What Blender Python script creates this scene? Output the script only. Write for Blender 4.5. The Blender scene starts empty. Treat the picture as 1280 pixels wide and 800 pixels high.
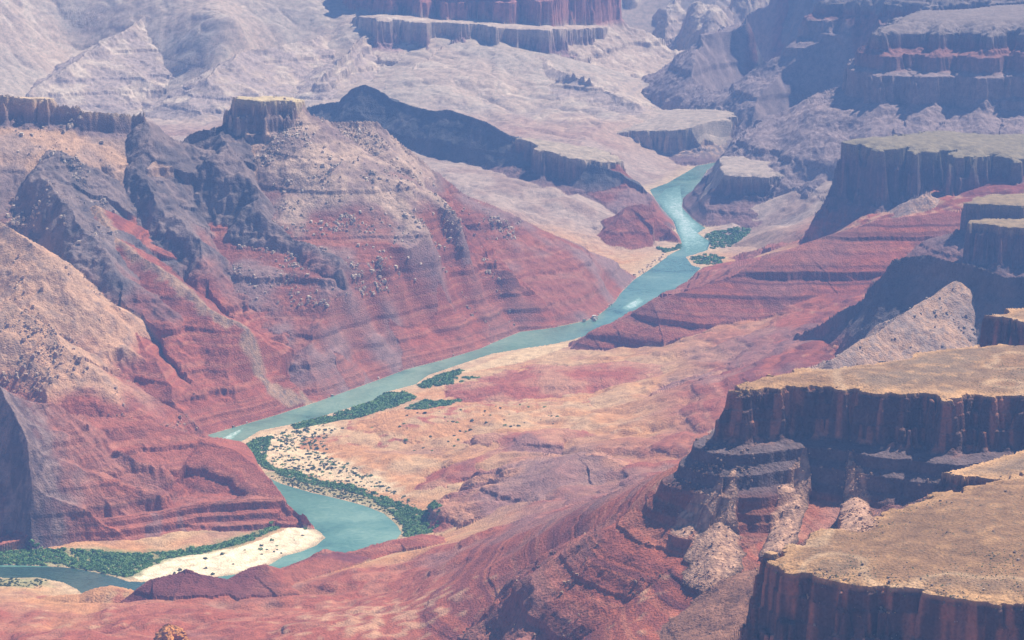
import bpy, math, random
import numpy as np
from mathutils import Vector

R = math.radians
# ------------------------------------------------------------------ camera, sky, sun
S = bpy.context.scene
COL = S.collection
CAM_H, PITCH, F = 1430.0, R(12.2), 3630.0          # eye height above the river (m), pitch, focal length (px of a 1280 px frame)

cam_d = bpy.data.cameras.new("camera")
cam = bpy.data.objects.new("camera", cam_d)
COL.objects.link(cam)
cam.location = (0, 0, CAM_H)
cam.rotation_euler = (R(90) - PITCH, 0, 0)
cam_d.sensor_fit = 'HORIZONTAL'
cam_d.sensor_width = 36.0
cam_d.lens = 36.0 * F / 1280.0
cam_d.clip_start = 1.0
cam_d.clip_end = 120000.0
S.camera = cam

SUN_AZ, SUN_EL = R(50), R(55)                       # azimuth from the view direction towards the right
w = bpy.data.worlds.new("World")
S.world = w
w.use_nodes = True
nt = w.node_tree
bg = nt.nodes["Background"]
sky = nt.nodes.new("ShaderNodeTexSky")
sky.sky_type = 'NISHITA'
sky.sun_disc = False
sky.sun_elevation = SUN_EL
sky.sun_rotation = SUN_AZ
sky.altitude = 1500
nt.links.new(sky.outputs[0], bg.inputs[0])
bg.inputs[1].default_value = 0.055

sd_ = bpy.data.lights.new("sun", 'SUN')
sun = bpy.data.objects.new("sun", sd_)
COL.objects.link(sun)
sd_.energy = 5.0
sd_.angle = R(0.53)
sd_.color = (1.0, 0.90, 0.75)
SV = Vector((math.cos(SUN_EL) * math.sin(SUN_AZ), math.cos(SUN_EL) * math.cos(SUN_AZ), math.sin(SUN_EL)))
sun.rotation_euler = (-SV).to_track_quat('-Z', 'Y').to_euler()
sun.location = (2000, 5000, 4000)

S.view_settings.view_transform = 'Standard'
S.view_settings.look = 'None'
S.view_settings.gamma = 1.0
S.view_settings.use_curve_mapping = False
S.view_settings.exposure = 0.87
S.cycles.max_bounces = 4
S.cycles.diffuse_bounces = 2
S.cycles.volume_bounces = 0
HAZE_DENSITY = 6.8e-5
HAZE_COLOR = (0.22, 0.44, 1.0)

# ------------------------------------------------------------------ numeric helpers
rng = np.random.default_rng(7)
CT, ST = math.cos(PITCH), math.sin(PITCH)

def ray(px, py):
    u, v = px - 640.0, 400.0 - py
    return u, F * CT + v * ST, -F * ST + v * CT

def P(px, py, D):
    """the point seen at pixel (px, py) whose ground distance is D"""
    a, b, c = ray(px, py)
    s = D / b
    return (a * s, D, CAM_H + c * s)

def Z(px, py, z=0.0):
    """the point seen at pixel (px, py) that stands at height z"""
    a, b, c = ray(px, py)
    s = (z - CAM_H) / c
    return (a * s, b * s, z)

def pix(x, y, z):
    """pixel of a world point"""
    f = y * CT - (z - CAM_H) * ST
    v = y * ST + (z - CAM_H) * CT
    return 640.0 + F * x / f, 400.0 - F * v / f

_perm = rng.permutation(1 << 14).astype(np.int32)
_ga = rng.uniform(0, 2 * np.pi, 1 << 14)
_gx, _gy = np.cos(_ga).astype(np.float32), np.sin(_ga).astype(np.float32)
_M = (1 << 14) - 1

def noise(x, y, lam, seed=0):
    """2D gradient noise, about -1..1, wavelength lam"""
    x = x / lam + seed * 17.31
    y = y / lam - seed * 9.17
    xi = np.floor(x).astype(np.int32)
    yi = np.floor(y).astype(np.int32)
    fx = (x - xi).astype(np.float32)
    fy = (y - yi).astype(np.float32)
    u = fx * fx * fx * (fx * (fx * 6 - 15) + 10)
    v = fy * fy * fy * (fy * (fy * 6 - 15) + 10)
    def g(i, j, dx, dy):
        h = _perm[(_perm[i & _M] + j) & _M]
        return _gx[h] * dx + _gy[h] * dy
    a = g(xi, yi, fx, fy)
    b = g(xi + 1, yi, fx - 1, fy)
    c = g(xi, yi + 1, fx, fy - 1)
    d = g(xi + 1, yi + 1, fx - 1, fy - 1)
    return (a + (b - a) * u + (c - a) * v + (a - b - c + d) * u * v) * 1.5

def fbm(x, y, lam, n=4, seed=0, gain=0.5):
    t, a = 0, 1.0
    for k in range(n):
        t = t + a * noise(x, y, lam, seed + k * 3)
        a *= gain
        lam /= 2.03
    return t

def ss(a, b, x):
    t = np.clip((x - a) / (b - a), 0, 1)
    return t * t * (3 - 2 * t)

def mix(a, b, t):
    t = np.asarray(t)[..., None]
    return a * (1 - t) + b * t

def seg_near(x, y, pts, closed=False):
    """nearest point on a polyline: distance, nearest x, y, interpolated z, side (+ left of travel)"""
    n = len(pts)
    best = np.full(x.shape, 1e18)
    qx = np.zeros_like(x); qy = np.zeros_like(x); qz = np.zeros_like(x); sd = np.zeros_like(x)
    for i in range(n if closed else n - 1):
        ax, ay, az = pts[i]; bx, by, bz = pts[(i + 1) % n]
        dx, dy = bx - ax, by - ay
        L2 = dx * dx + dy * dy + 1e-9
        t = np.clip(((x - ax) * dx + (y - ay) * dy) / L2, 0, 1)
        cx = ax + t * dx; cy = ay + t * dy
        d2 = (x - cx) ** 2 + (y - cy) ** 2
        m = d2 < best
        best = np.where(m, d2, best)
        qx = np.where(m, cx, qx); qy = np.where(m, cy, qy); qz = np.where(m, az + t * (bz - az), qz)
        sd = np.where(m, dx * (y - ay) - dy * (x - ax), sd)
    return np.sqrt(best), qx, qy, qz, sd

def inside(x, y, pts):
    c = np.zeros(x.shape, bool)
    n = len(pts)
    for i in range(n):
        ax, ay = pts[i][:2]; bx, by = pts[(i + 1) % n][:2]
        if ay == by: continue
        m = ((ay > y) != (by > y)) & (x < (bx - ax) * (y - ay) / (by - ay) + ax)
        c ^= m
    return c

# ------------------------------------------------------------------ the river and its banks, traced on the water level
LB = [(1010,186),(960,196),(905,201),(872,207),(834,229),(812,237),(819,249),(828,262),(841,276),(845,287),(852,304),(851,311),(836,319),(822,330),(812,337),(792,350),(775,367),(769,377),
      (747,395),(732,401),(690,410),(650,415),(620,427),(600,436),(550,451),(507,462),(467,477),(425,492),(400,501),(345,519),(300,532),(255,545),
      (268,551),(287,566),(308,580),(323,592),(332,603),(338,617),(352,635),(369,651),(387,657),(400,665),(407,672),(395,682),(375,690),(355,695),(335,707),(302,717),(250,724),(200,728),
      (160,727),(146,722),(126,717),(90,710),(45,707),(0,706),(-120,704)]
RB = [(-120,724),(0,722),(45,721),(79,728),(97,737),(103,743),(150,744),(200,740),(260,734),(300,728),(355,713),(400,701),(440,689),(470,684),(495,675),(502,666),(495,655),(480,642),(455,632),(425,624),(390,616),(352,605),
      (335,597),(325,585),(300,570),(287,560),(310,547),(325,538),(365,530),(400,521),(432,511),(467,500),(482,490),(520,480),(535,469),(570,457),(615,442),(650,436),(690,430),(717,424),(765,408),(800,393),(830,378),(851,365),
      (860,350),(876,335),(865,332),(857,321),(884,313),(888,302),(871,292),(882,285),(867,274),(852,259),(854,247),(869,238),(884,212),(905,209),(960,207),(1010,200)]
RIVER = [Z(px, py) for px, py in LB + RB]
FAR1 = [Z(px, py) for px, py in [(912,160),(925,165),(948,157),(968,152),(945,147),(925,152)]]
LEFT = [Z(*q) for q in [(836,93),(940,113),(1010,141),(1030,160),(1030,182)]] + [Z(px, py) for px, py in LB] + [(-4000, 4600, 0), (-6000, 9000, 0), (-6000, 25000, 0), (1300, 25000, 0)]
FAR2 = [Z(px, py) for px, py in [(802,95),(836,97),(940,116),(1010,142),(1010,139),(940,112),(836,92),(815,90)]]

# ------------------------------------------------------------------ floor: thin-plate surface through traced heights
FP = [Z(*p) for p in [
    (560,470,4),(620,455,5),(690,441,6),(650,470,12),(700,490,20),(760,470,24),(800,452,30),(850,470,48),(900,457,72),(960,447,125),(800,500,48),
    (700,520,32),(620,520,24),(560,540,16),(500,560,12),(430,540,8),(420,580,4),(370,570,3),(345,560,3),(450,610,4),(520,625,7),(556,645,12),(480,575,14),
    (540,590,22),(600,590,36),(650,570,46),(720,560,54),(780,540,54),(850,530,74),(900,510,100),(640,540,36),(430,515,3),(350,540,3),(480,500,4),(540,490,7),(600,480,10),
    (950,668,374),(1000,668,390),(880,655,380),(840,640,388),(850,592,428),(800,622,368),(742,646,292),(690,656,232),(620,672,150),(560,684,84),(1060,662,398),(700,638,160),
    (640,640,105),(580,650,55),(600,700,150),(700,700,250),(800,705,330),(870,705,356),(940,750,336),(900,792,318),(800,790,304),(700,795,238),(600,790,142),(500,785,120),(400,790,112),(300,790,100),(200,790,86),(100,790,78),
    (0,790,74),(-100,790,70),(500,740,86),(400,745,70),(300,765,74),(250,750,50),(100,765,50),(0,760,42),(-100,755,40),(450,705,48),(500,702,52),(30,728,5),(-80,730,8),
    (220,172,110),(200,100,150),(100,60,225),(0,0,400),(300,30,330),(400,80,190),(0,100,185),(450,20,320),(150,20,330),(330,90,165),(50,140,150),
    (700,168,100),(760,152,112),(850,150,106),(800,120,122),(700,110,150),(600,95,190),(620,130,130),(550,120,160),(520,72,225),(650,62,240),(720,80,190),(880,132,92),(840,110,100),
    (820,89,10),(900,30,150),(760,40,130),(900,0,231),(750,0,250),(960,20,150),
    (960,192,130),(1000,162,165),(930,206,126),(1040,192,150),(1000,132,200),(960,102,190),(1000,60,290),(900,102,133),(870,118,80),(1050,112,268),(1280,150,240),(1200,142,255),(1400,150,240),(950,128,140),(935,185,118),
    (940,300,14),(900,330,8),(960,318,16),(900,305,4),(980,285,60),(940,285,25),(1000,260,60),(890,345,6),(960,265,32),(930,290,6),
    (170,690,8),(250,690,5),(60,695,5),(0,695,5),(-100,694,6),(200,712,3),(300,697,2),(370,665,2)]]
FP += [(400,6000,60),(700,6000,130),(1000,5000,200),(800,4500,200),(900,6500,150),(1300,6000,210),(1400,7500,260),(700,7000,110),(600,7600,130),(1300,4000,400),(500,4600,150),(400,5000,110),
       (-900,6200,210),(-1300,5200,160),(-1300,6200,220),(-700,7500,140),(-300,7400,110),(-1600,7500,180),(-1200,4500,60),(-1000,3600,120),(0,3000,330),(600,2600,420),(1000,3000,440),(500,2900,400),(200,2300,400),(-600,2500,250),
       (0,7300,70),(-300,8300,140),(100,8700,100),(-2000,9500,300),(2300,9500,420),(-2500,12500,500),(2500,12500,500),(0,12500,400),(-1500,2400,200),(1500,2400,500),(-2800,7000,260),(2600,7000,360)]
FP = np.array(FP)
def _tps(r2):
    return 0.5 * r2 * np.log(r2 + 1e-9)
_k = 1e-3
_X = FP[:, :2] * _k
_K = _tps(((_X[:, None] - _X[None]) ** 2).sum(-1)) + np.eye(len(_X)) * 0.0004
_Pm = np.c_[np.ones(len(_X)), _X]
_A = np.block([[_K, _Pm], [_Pm.T, np.zeros((3, 3))]])
_W = np.linalg.solve(_A, np.r_[FP[:, 2], 0, 0, 0])
def tps(x, y):
    out = np.empty(x.size)
    xf, yf = x.ravel() * _k, y.ravel() * _k
    for i in range(0, x.size, 100000):
        a, b = xf[i:i + 100000], yf[i:i + 100000]
        r2 = (a[:, None] - _X[:, 0]) ** 2 + (b[:, None] - _X[:, 1]) ** 2
        out[i:i + 100000] = _tps(r2) @ _W[:len(_X)] + _W[-3] + a * _W[-2] + b * _W[-1]
    return out.reshape(x.shape)

# ------------------------------------------------------------------ strata: hard and soft beds by height
_nb = 280
_th = np.where(rng.uniform(0, 1, 280) < .3, rng.uniform(4.5, 9.5, 280), rng.uniform(1.6, 4.2, 280))
BED_Z = np.r_[-60, -60 + np.cumsum(_th)]
_soft = rng.uniform(0, 1, _nb)
SOFT = np.repeat(_soft, 2)
_zz = np.arange(-60, 900, 0.5)
_bi = np.clip(np.searchsorted(BED_Z, _zz) - 1, 0, _nb - 1)
_bandcol = rng.uniform(-1, 1, _nb)[_bi]
_bandcol = np.convolve(_bandcol, np.ones(3) / 3, 'same')
_big = np.interp(_zz, np.arange(-60, 920, 35), rng.uniform(-1, 1, 28))
BAND = 0.6 * _bandcol + 0.5 * _big
def band(s):
    return np.interp(s, _zz, BAND)
# stair function: hard beds stand as small cliffs, soft beds as slopes
_riser = np.where(_soft > 0.66, 4.5, np.where(_soft > 0.4, 1.0, 0.6))
_acc = np.r_[0, np.cumsum(_th / _riser)]
_acc = _acc / _acc[-1] * (BED_Z[-1] - BED_Z[0]) + BED_Z[0]
def terrace(s):
    """input height of a smooth slope -> height of the stepped slope"""
    return np.interp(s, _acc, BED_Z)
_dev = terrace(_zz) - _zz
_dev = _dev - np.convolve(np.pad(_dev, 50, mode='edge'), np.ones(101) / 101, 'valid')   # no drift
def terr_dev(s):
    return np.interp(s, _zz, _dev)
def hard(s):
    """1 on hard beds"""
    i = np.clip(np.searchsorted(BED_Z, s) - 1, 0, _nb - 1)
    return (_soft[i] > 0.66).astype(float)

C = lambda *a: np.array(a, float)
RED, MAROON, PINK = C(.35,.105,.062), C(.19,.060,.052), C(.43,.185,.115)
ORANGE, TAN, SANDC = C(.54,.27,.12), C(.54,.34,.18), C(.80,.66,.44)
TALUS, TALUSW = C(.35,.24,.185), C(.50,.31,.195)
CLIFF, CLIFFR, DARKS = C(.15,.085,.075), C(.50,.205,.115), C(.13,.11,.11)
TOPC, TOPG = C(.27,.155,.08), C(.20,.135,.085)
PALE, PALEW, REDWALL = C(.50,.38,.285), C(.66,.53,.40), C(.36,.17,.14)
GREEN = C(.10,.13,.05)

# ------------------------------------------------------------------ landforms
# crest or rim points are (px, py, D): the sight line of a traced point and its ground distance
LF = []
def ridge(name, cat, label, pts, prof, prof2=None, look='red', terr=0.7, gul=(130, 0.30), warp=1.0, world=False):
    LF.append(dict(t='r', name=name, cat=cat, label=label, pts=[p if world else P(*p) for p in pts], prof=prof, prof2=prof2 or prof, look=look, terr=terr, gul=gul, warp=warp))
def mesa(name, cat, label, pts, prof, look='mesa', terr=0.6, gul=(110, 0.25), warp=1.0, z=None, dome=6.0, back=(), joint=(60, 16)):
    q = [Z(p[0], p[1], z) if z is not None else P(*p) for p in pts] + list(back)
    LF.append(dict(t='m', name=name, cat=cat, label=label, pts=q, prof=prof, prof2=prof, look=look, terr=terr, gul=gul, warp=warp, dome=dome, joint=joint))

CLIFF62 = [(0,0),(2,10),(5,14),(7,30),(10,34),(14,60),(20,64),(60,84),(75,100),(120,140),(150,160),(400,240),(700,300)]
# near mesas on the right
mesa('mesa', 'mesa', 'flat tan mesa in the near corner, its sheer dark cliff cut off by the bottom edge', [(962,702),(985,681),(1067,653),(1161,621),(1217,606),(1300,588),(1500,560),(1600,780),(1400,768),(1280,753),(1200,745),(1150,737),(1100,734),(1050,729),(1000,716)],
     [(0,0),(1,5),(4,8),(5,22),(9,25),(10.5,46),(15,49),(16.5,66),(21,70),(22.5,86),(27,92),(60,116),(140,165),(400,300)], z=550, terr=0.3, warp=0.8, dome=12, look='mesa0', joint=(52, 19))
mesa('ledge', 'ledge', 'small overhanging tan ledge with boulder slope behind the near corner mesa', [(1176,588,3400),(1192,584,3410),(1215,582,3430),(1250,573,3470),(1290,560,3520),(1420,540,3560),(1420,600,3340),(1300,600,3360),(1217,600,3370)],
     [(0,0),(2,10),(6,14),(8,24),(40,45),(120,90),(300,180)], terr=0.2, warp=0.5, dome=3, look='mesa0', joint=(14, 4))
mesa('mesa', 'mesa', 'long mesa with orange sunlit top and fluted purple-black cliff above boulder fans', [(918,488),(936,473),(975,467),(1000,462),(1080,455),(1130,448),(1160,440),(1190,435),(1280,430),(1450,425),(1450,500),(1280,494),(1240,496),(1215,491),(1200,497),(1182,499),(1165,493),(1130,493),(1080,488),(1040,483),(1000,481),(960,483),(935,487)],
     [(0,0),(1,5),(4,8),(5,20),(9,23),(10.5,38),(15,41),(16.5,58),(24,66),(45,73),(48,88),(62,96),(66,112),(80,122),(84,138),(98,150),(102,162),(130,178),(180,206),(260,266),(340,350)], z=540, terr=0.9, gul=(110, 0.08), warp=0.8, dome=8, look='mesa1', joint=(44, 15))
mesa('mesa', 'mesa', 'small dark stub of mesa jutting in above the long orange-topped mesa', [(1247,396,4300),(1262,388,4330),(1290,381,4350),(1400,375,4400),(1400,410,4250),(1290,400,4260)],
     [(0,0),(3,20),(8,55),(60,100),(300,260)], terr=0.4, look='mesa1', dome=3)
# dark hill behind the long mesa
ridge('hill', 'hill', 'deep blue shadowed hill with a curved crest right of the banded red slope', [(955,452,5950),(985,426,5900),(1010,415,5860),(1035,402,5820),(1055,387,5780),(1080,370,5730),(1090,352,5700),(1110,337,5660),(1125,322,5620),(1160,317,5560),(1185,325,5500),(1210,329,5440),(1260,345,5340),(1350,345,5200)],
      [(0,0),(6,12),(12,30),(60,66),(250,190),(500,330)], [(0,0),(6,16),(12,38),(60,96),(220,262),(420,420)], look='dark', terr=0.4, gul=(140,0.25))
ridge('spur', 'spur', 'grey boulder-strewn spur running down the front of the blue shadowed hill', [(1194,350,5400),(1170,370,5340),(1150,384,5290),(1100,413,5200),(1040,449,5090)],
      [(0,0),(60,44),(250,180),(500,330)], look='talus', terr=0.1, gul=(60,0.15))
# middle right: stacked mesas, red banded slope, tall butte
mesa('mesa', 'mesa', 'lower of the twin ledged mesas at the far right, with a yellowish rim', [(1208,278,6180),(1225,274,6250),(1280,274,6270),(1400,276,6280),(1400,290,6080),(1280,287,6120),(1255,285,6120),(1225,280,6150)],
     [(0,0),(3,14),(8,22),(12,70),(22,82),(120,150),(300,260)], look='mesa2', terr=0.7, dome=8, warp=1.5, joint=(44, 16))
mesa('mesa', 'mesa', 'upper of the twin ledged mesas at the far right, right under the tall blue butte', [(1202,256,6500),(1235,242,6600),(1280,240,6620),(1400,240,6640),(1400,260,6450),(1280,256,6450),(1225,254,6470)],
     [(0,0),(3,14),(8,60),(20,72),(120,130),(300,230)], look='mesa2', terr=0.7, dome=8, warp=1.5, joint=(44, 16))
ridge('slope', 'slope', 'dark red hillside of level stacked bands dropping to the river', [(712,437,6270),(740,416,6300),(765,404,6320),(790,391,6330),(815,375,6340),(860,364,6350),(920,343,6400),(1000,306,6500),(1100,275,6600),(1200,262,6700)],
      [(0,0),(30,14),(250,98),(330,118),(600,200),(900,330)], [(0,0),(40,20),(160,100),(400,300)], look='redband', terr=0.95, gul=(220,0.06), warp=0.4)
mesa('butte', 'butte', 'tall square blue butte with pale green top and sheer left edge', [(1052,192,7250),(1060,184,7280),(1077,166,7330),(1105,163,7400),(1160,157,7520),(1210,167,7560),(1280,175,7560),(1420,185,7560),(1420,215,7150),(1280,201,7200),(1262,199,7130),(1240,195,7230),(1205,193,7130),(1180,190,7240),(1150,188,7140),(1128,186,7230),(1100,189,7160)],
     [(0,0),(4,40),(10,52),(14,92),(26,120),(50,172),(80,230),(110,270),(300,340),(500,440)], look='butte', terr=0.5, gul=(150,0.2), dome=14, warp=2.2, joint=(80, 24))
mesa('cone', 'talus cone', 'pale pyramid of rubble at the foot of the tall blue butte', [(1155,238,7060),(1158,239,7060),(1156,240,7050)],
     [(0,0),(60,42),(200,135),(300,210)], look='talus', terr=0.0, dome=0, gul=(50,0.1))
# left wall
mesa('mesa', 'mesa', 'long low mesa with fluted cliff at the far left above tan slopes', [(-160,112,6480),(0,116,6480),(32,120,6490),(57,126,6500),(60,130,6560),(40,122,6700),(-160,110,6700)],
     [(0,0),(3,12),(9,52),(20,62),(130,110),(150,126),(380,290),(560,430)], look='leftwall', terr=0.4, gul=(140,0.3), dome=4)
ridge('ridge', 'ridge', 'jagged tan ridge with dark knob between the left mesa and the pale notch', [(57,128,6510),(95,131,6520),(102,138,6520),(135,140,6540),(165,142,6560),(176,138,6560),(185,148,6570),(200,167,6580),(214,181,6590)],
      [(0,0),(5,20),(12,44),(25,52),(140,116),(160,150),(380,320),(520,450)], look='leftwall', terr=0.6, gul=(120,0.35))
ridge('spur', 'spur', 'tan bouldered shoulder on the left edge above the blue hollow', [(-140,200,6150),(-40,262,5950),(20,285,5850),(45,308,5800)],
      [(0,0),(60,42),(200,160),(330,300)], look='talusw', terr=0.1, gul=(90,0.25))
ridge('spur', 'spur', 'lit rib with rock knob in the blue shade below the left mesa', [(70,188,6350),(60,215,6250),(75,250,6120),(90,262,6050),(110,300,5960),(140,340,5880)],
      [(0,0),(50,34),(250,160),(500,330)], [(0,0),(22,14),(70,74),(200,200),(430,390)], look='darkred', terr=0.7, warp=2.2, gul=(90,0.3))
mesa('butte', 'butte', 'castle-shaped butte with yellow cap and pale fluted walls over a boulder slope', [(292,128,6690),(298,116,6720),(318,115,6760),(338,116,6800),(368,122,6800),(378,131,6770),(372,129,6700),(352,126,6680),(338,124,6690),(322,124,6660),(306,126,6670)],
     [(0,0),(3,10),(8,34),(14,40),(20,68),(30,76),(36,90),(75,115),(250,210),(420,350),(560,480)], look='butte2', terr=0.7, gul=(130,0.14), dome=5, warp=2.0, joint=(64, 22))
ridge('ridge', 'ridge', 'notched shoulder of rock left of the castle-shaped butte', [(222,182,6600),(240,170,6620),(265,160,6640),(278,156,6660),(290,140,6690)],
      [(0,0),(8,20),(60,60),(300,200),(600,380)], look='darkred', terr=0.5)
ridge('ridge', 'ridge', 'long boulder-covered ridge falling from the castle-shaped butte to the river', [(372,128,6720),(385,138,6780),(412,152,6840),(440,151,6880),(470,150,6900),(490,166,6920),(520,192,6940),(560,226,6960)],
      [(0,0),(8,14),(40,34),(350,200),(700,380),(900,490)], look='boulder', terr=0.55, gul=(240,0.15))
ridge('ridge', 'ridge', 'purple-red lower ridge with diagonal ledges sloping to the straight reach of river', [(545,213,6950),(560,226,6960),(620,268,6960),(690,305,6950),(760,340,6940)],
      [(0,0),(30,20),(300,120),(560,220),(800,320)], look='boulder', terr=1.1, gul=(170,0.12))
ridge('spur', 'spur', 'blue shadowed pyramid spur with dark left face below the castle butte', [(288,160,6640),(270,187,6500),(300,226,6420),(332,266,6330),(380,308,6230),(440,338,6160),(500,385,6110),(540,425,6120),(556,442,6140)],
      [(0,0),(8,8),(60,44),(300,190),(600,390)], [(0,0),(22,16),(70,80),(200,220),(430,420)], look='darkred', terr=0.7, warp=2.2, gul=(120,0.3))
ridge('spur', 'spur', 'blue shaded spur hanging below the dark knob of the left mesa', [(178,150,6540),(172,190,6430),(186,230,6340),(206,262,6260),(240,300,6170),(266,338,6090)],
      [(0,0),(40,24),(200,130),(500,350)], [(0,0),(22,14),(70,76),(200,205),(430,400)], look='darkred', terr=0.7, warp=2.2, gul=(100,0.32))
ridge('spur', 'spur', 'pale bouldery rib slanting down across the red wall above the river bend', [(120,255,6200),(140,292,6080),(200,336,5960),(260,380,5870),(310,412,5800),(345,445,5760),(395,488,5790)],
      [(0,0),(40,24),(300,190),(600,390)], look='rib', terr=0.5, gul=(140,0.3))
ridge('spur', 'spur', 'red spur with blocky outcrops ending above the rapid', [(110,345,5900),(150,400,5760),(180,440,5680),(215,478,5600),(235,512,5560)],
      [(0,0),(60,36),(300,180),(500,330)], look='red', terr=0.9, gul=(110,0.35))
ridge('hill', 'hill', 'tan boulder-dotted hill on the left edge in front of a blue hollow', [(-120,310,5500),(0,374,5490),(30,392,5460),(60,408,5440),(90,435,5410),(108,452,5400)],
      [(0,0),(60,36),(180,130),(330,300)], look='talusw', terr=0.1, gul=(90,0.25))
ridge('bluff', 'bluff', 'smooth red bluff filling the inside of the river bend', [(-60,498,5060),(45,510,5080),(84,518,5130),(164,522,5170),(210,534,5180),(252,547,5185),(287,562,5140),(317,580,5070),(335,598,4985),(358,620,4950),(368,637,4930)],
      [(0,0),(80,26),(260,106),(310,128),(330,150),(500,300)], [(0,0),(30,14),(120,70),(300,240)], look='bluff', terr=0.9, gul=(170,0.18), warp=0.7)
ridge('bluff', 'bluff', 'low ledged red cliffs at the foot of the smooth bluff behind the pale sandbar', [(95,655,4800),(150,645,4840),(200,640,4870),(250,631,4895),(320,624,4925),(355,624,4940),(366,634,4925)],
      [(0,0),(100,10),(300,70)], [(0,0),(6,3),(9,12),(20,16),(24,27),(40,32),(60,60)], look='bluff', terr=0.9, gul=(50,0.3), warp=0.7)
ridge('spur', 'spur', 'dark spur at the left edge with pale rock rib above the green bank', [(-90,440,4960),(0,481,4900),(22,515,4870),(34,550,4840),(40,600,4800),(39,650,4765),(38,688,4738)],
      [(0,0),(30,26),(90,60),(300,180),(500,330)], [(0,0),(6,12),(30,60),(120,190),(300,400)], look='darkspur', terr=0.5, gul=(60,0.3), warp=0.7)
# behind the left ridge: the long blue ridge and flat-topped cliff by the river
ridge('ridge', 'ridge', 'long deep blue ridge in shade with a small pointed peak', [(300,152,8650),(400,129,8560),(422,127,8540),(441,112,8520),(456,105,8510),(471,112,8490),(490,126,8460),(546,139,8320),(561,137,8300),(595,147,8240),(640,170,8150),(662,178,8110),(690,190,8060),(730,202,8000),(768,215,7960)],
      [(0,0),(30,18),(200,90),(500,300)], [(0,0),(8,18),(60,76),(80,120),(200,235),(280,275),(560,400)], look='shade', terr=0.4, gul=(190,0.25))
mesa('mesa', 'mesa', 'low flat mesa with pale top and shaded cliff left of the distant river', [(645,171,8120),(690,176,8180),(740,186,8160),(772,196,8120),(778,200,8060),(768,205,8010),(740,200,8000),(700,192,8000),(680,189,8000)],
     [(0,0),(4,20),(10,62),(30,74),(150,120),(320,200)], look='mesa3', terr=0.5, dome=8, warp=2.2, joint=(50, 18))
ridge('spur', 'spur', 'grey ridge running from the shaded cliff down to the river', [(772,205,8030),(790,222,8060),(805,238,8100),(815,247,8140)], [(0,0),(60,32),(250,130),(400,260)], look='boulder', terr=0.4)
ridge('hill', 'hill', 'small dark rounded hill standing at the river narrows', [(768,278,7560),(785,258,7620),(803,253,7640),(822,266,7640),(838,284,7620),(850,302,7580)], [(0,0),(20,16),(120,86),(300,230)], look='dark', terr=0.4)
mesa('cliff', 'cliff', 'sunlit pale cliff band above the distant bend of the river', [(770,172,9020),(800,165,8980),(850,158,8970),(900,152,9040),(922,147,9160),(905,138,9400),(830,135,9500),(740,150,9400)],
     [(0,0),(4,24),(10,58),(40,74),(120,105),(250,180)], look='paleband', terr=0.5, dome=12, warp=2.4, joint=(60, 22))
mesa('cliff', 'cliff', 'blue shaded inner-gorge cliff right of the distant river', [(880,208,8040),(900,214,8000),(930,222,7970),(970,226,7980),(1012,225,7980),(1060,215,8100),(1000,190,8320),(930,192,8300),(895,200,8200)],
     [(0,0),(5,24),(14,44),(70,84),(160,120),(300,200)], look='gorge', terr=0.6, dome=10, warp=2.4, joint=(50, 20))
# far walls
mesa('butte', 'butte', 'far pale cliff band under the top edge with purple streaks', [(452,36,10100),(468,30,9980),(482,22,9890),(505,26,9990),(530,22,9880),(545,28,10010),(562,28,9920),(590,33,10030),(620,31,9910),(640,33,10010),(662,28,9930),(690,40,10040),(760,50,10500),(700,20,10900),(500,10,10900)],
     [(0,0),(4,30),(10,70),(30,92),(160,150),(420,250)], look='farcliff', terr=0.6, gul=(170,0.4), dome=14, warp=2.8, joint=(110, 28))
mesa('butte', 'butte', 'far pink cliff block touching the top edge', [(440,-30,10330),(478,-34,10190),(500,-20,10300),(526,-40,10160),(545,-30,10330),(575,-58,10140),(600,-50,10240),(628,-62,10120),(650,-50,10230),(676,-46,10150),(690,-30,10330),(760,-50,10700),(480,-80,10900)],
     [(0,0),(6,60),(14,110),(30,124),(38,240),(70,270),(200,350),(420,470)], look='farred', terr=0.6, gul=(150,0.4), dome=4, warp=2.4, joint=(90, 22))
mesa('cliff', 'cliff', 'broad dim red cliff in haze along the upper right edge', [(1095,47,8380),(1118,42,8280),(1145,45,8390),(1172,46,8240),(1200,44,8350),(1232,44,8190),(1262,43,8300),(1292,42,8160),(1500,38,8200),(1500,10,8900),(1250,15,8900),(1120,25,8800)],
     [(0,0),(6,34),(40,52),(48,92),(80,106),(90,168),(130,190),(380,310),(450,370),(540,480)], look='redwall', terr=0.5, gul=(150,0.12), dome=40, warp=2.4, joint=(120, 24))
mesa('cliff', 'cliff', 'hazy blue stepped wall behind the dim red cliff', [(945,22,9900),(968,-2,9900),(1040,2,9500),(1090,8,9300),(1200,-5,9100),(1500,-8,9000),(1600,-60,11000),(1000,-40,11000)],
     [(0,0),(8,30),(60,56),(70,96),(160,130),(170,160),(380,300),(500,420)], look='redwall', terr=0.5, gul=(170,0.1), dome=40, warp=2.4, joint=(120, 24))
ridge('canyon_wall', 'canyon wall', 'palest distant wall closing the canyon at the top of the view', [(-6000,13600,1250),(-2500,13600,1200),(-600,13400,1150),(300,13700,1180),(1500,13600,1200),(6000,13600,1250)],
      [(0,0),(200,120),(240,330),(700,520),(740,680),(1500,900),(2300,1100),(2900,1300)], look='farpale', terr=0.5, gul=(300,0.5), world=True)
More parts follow.
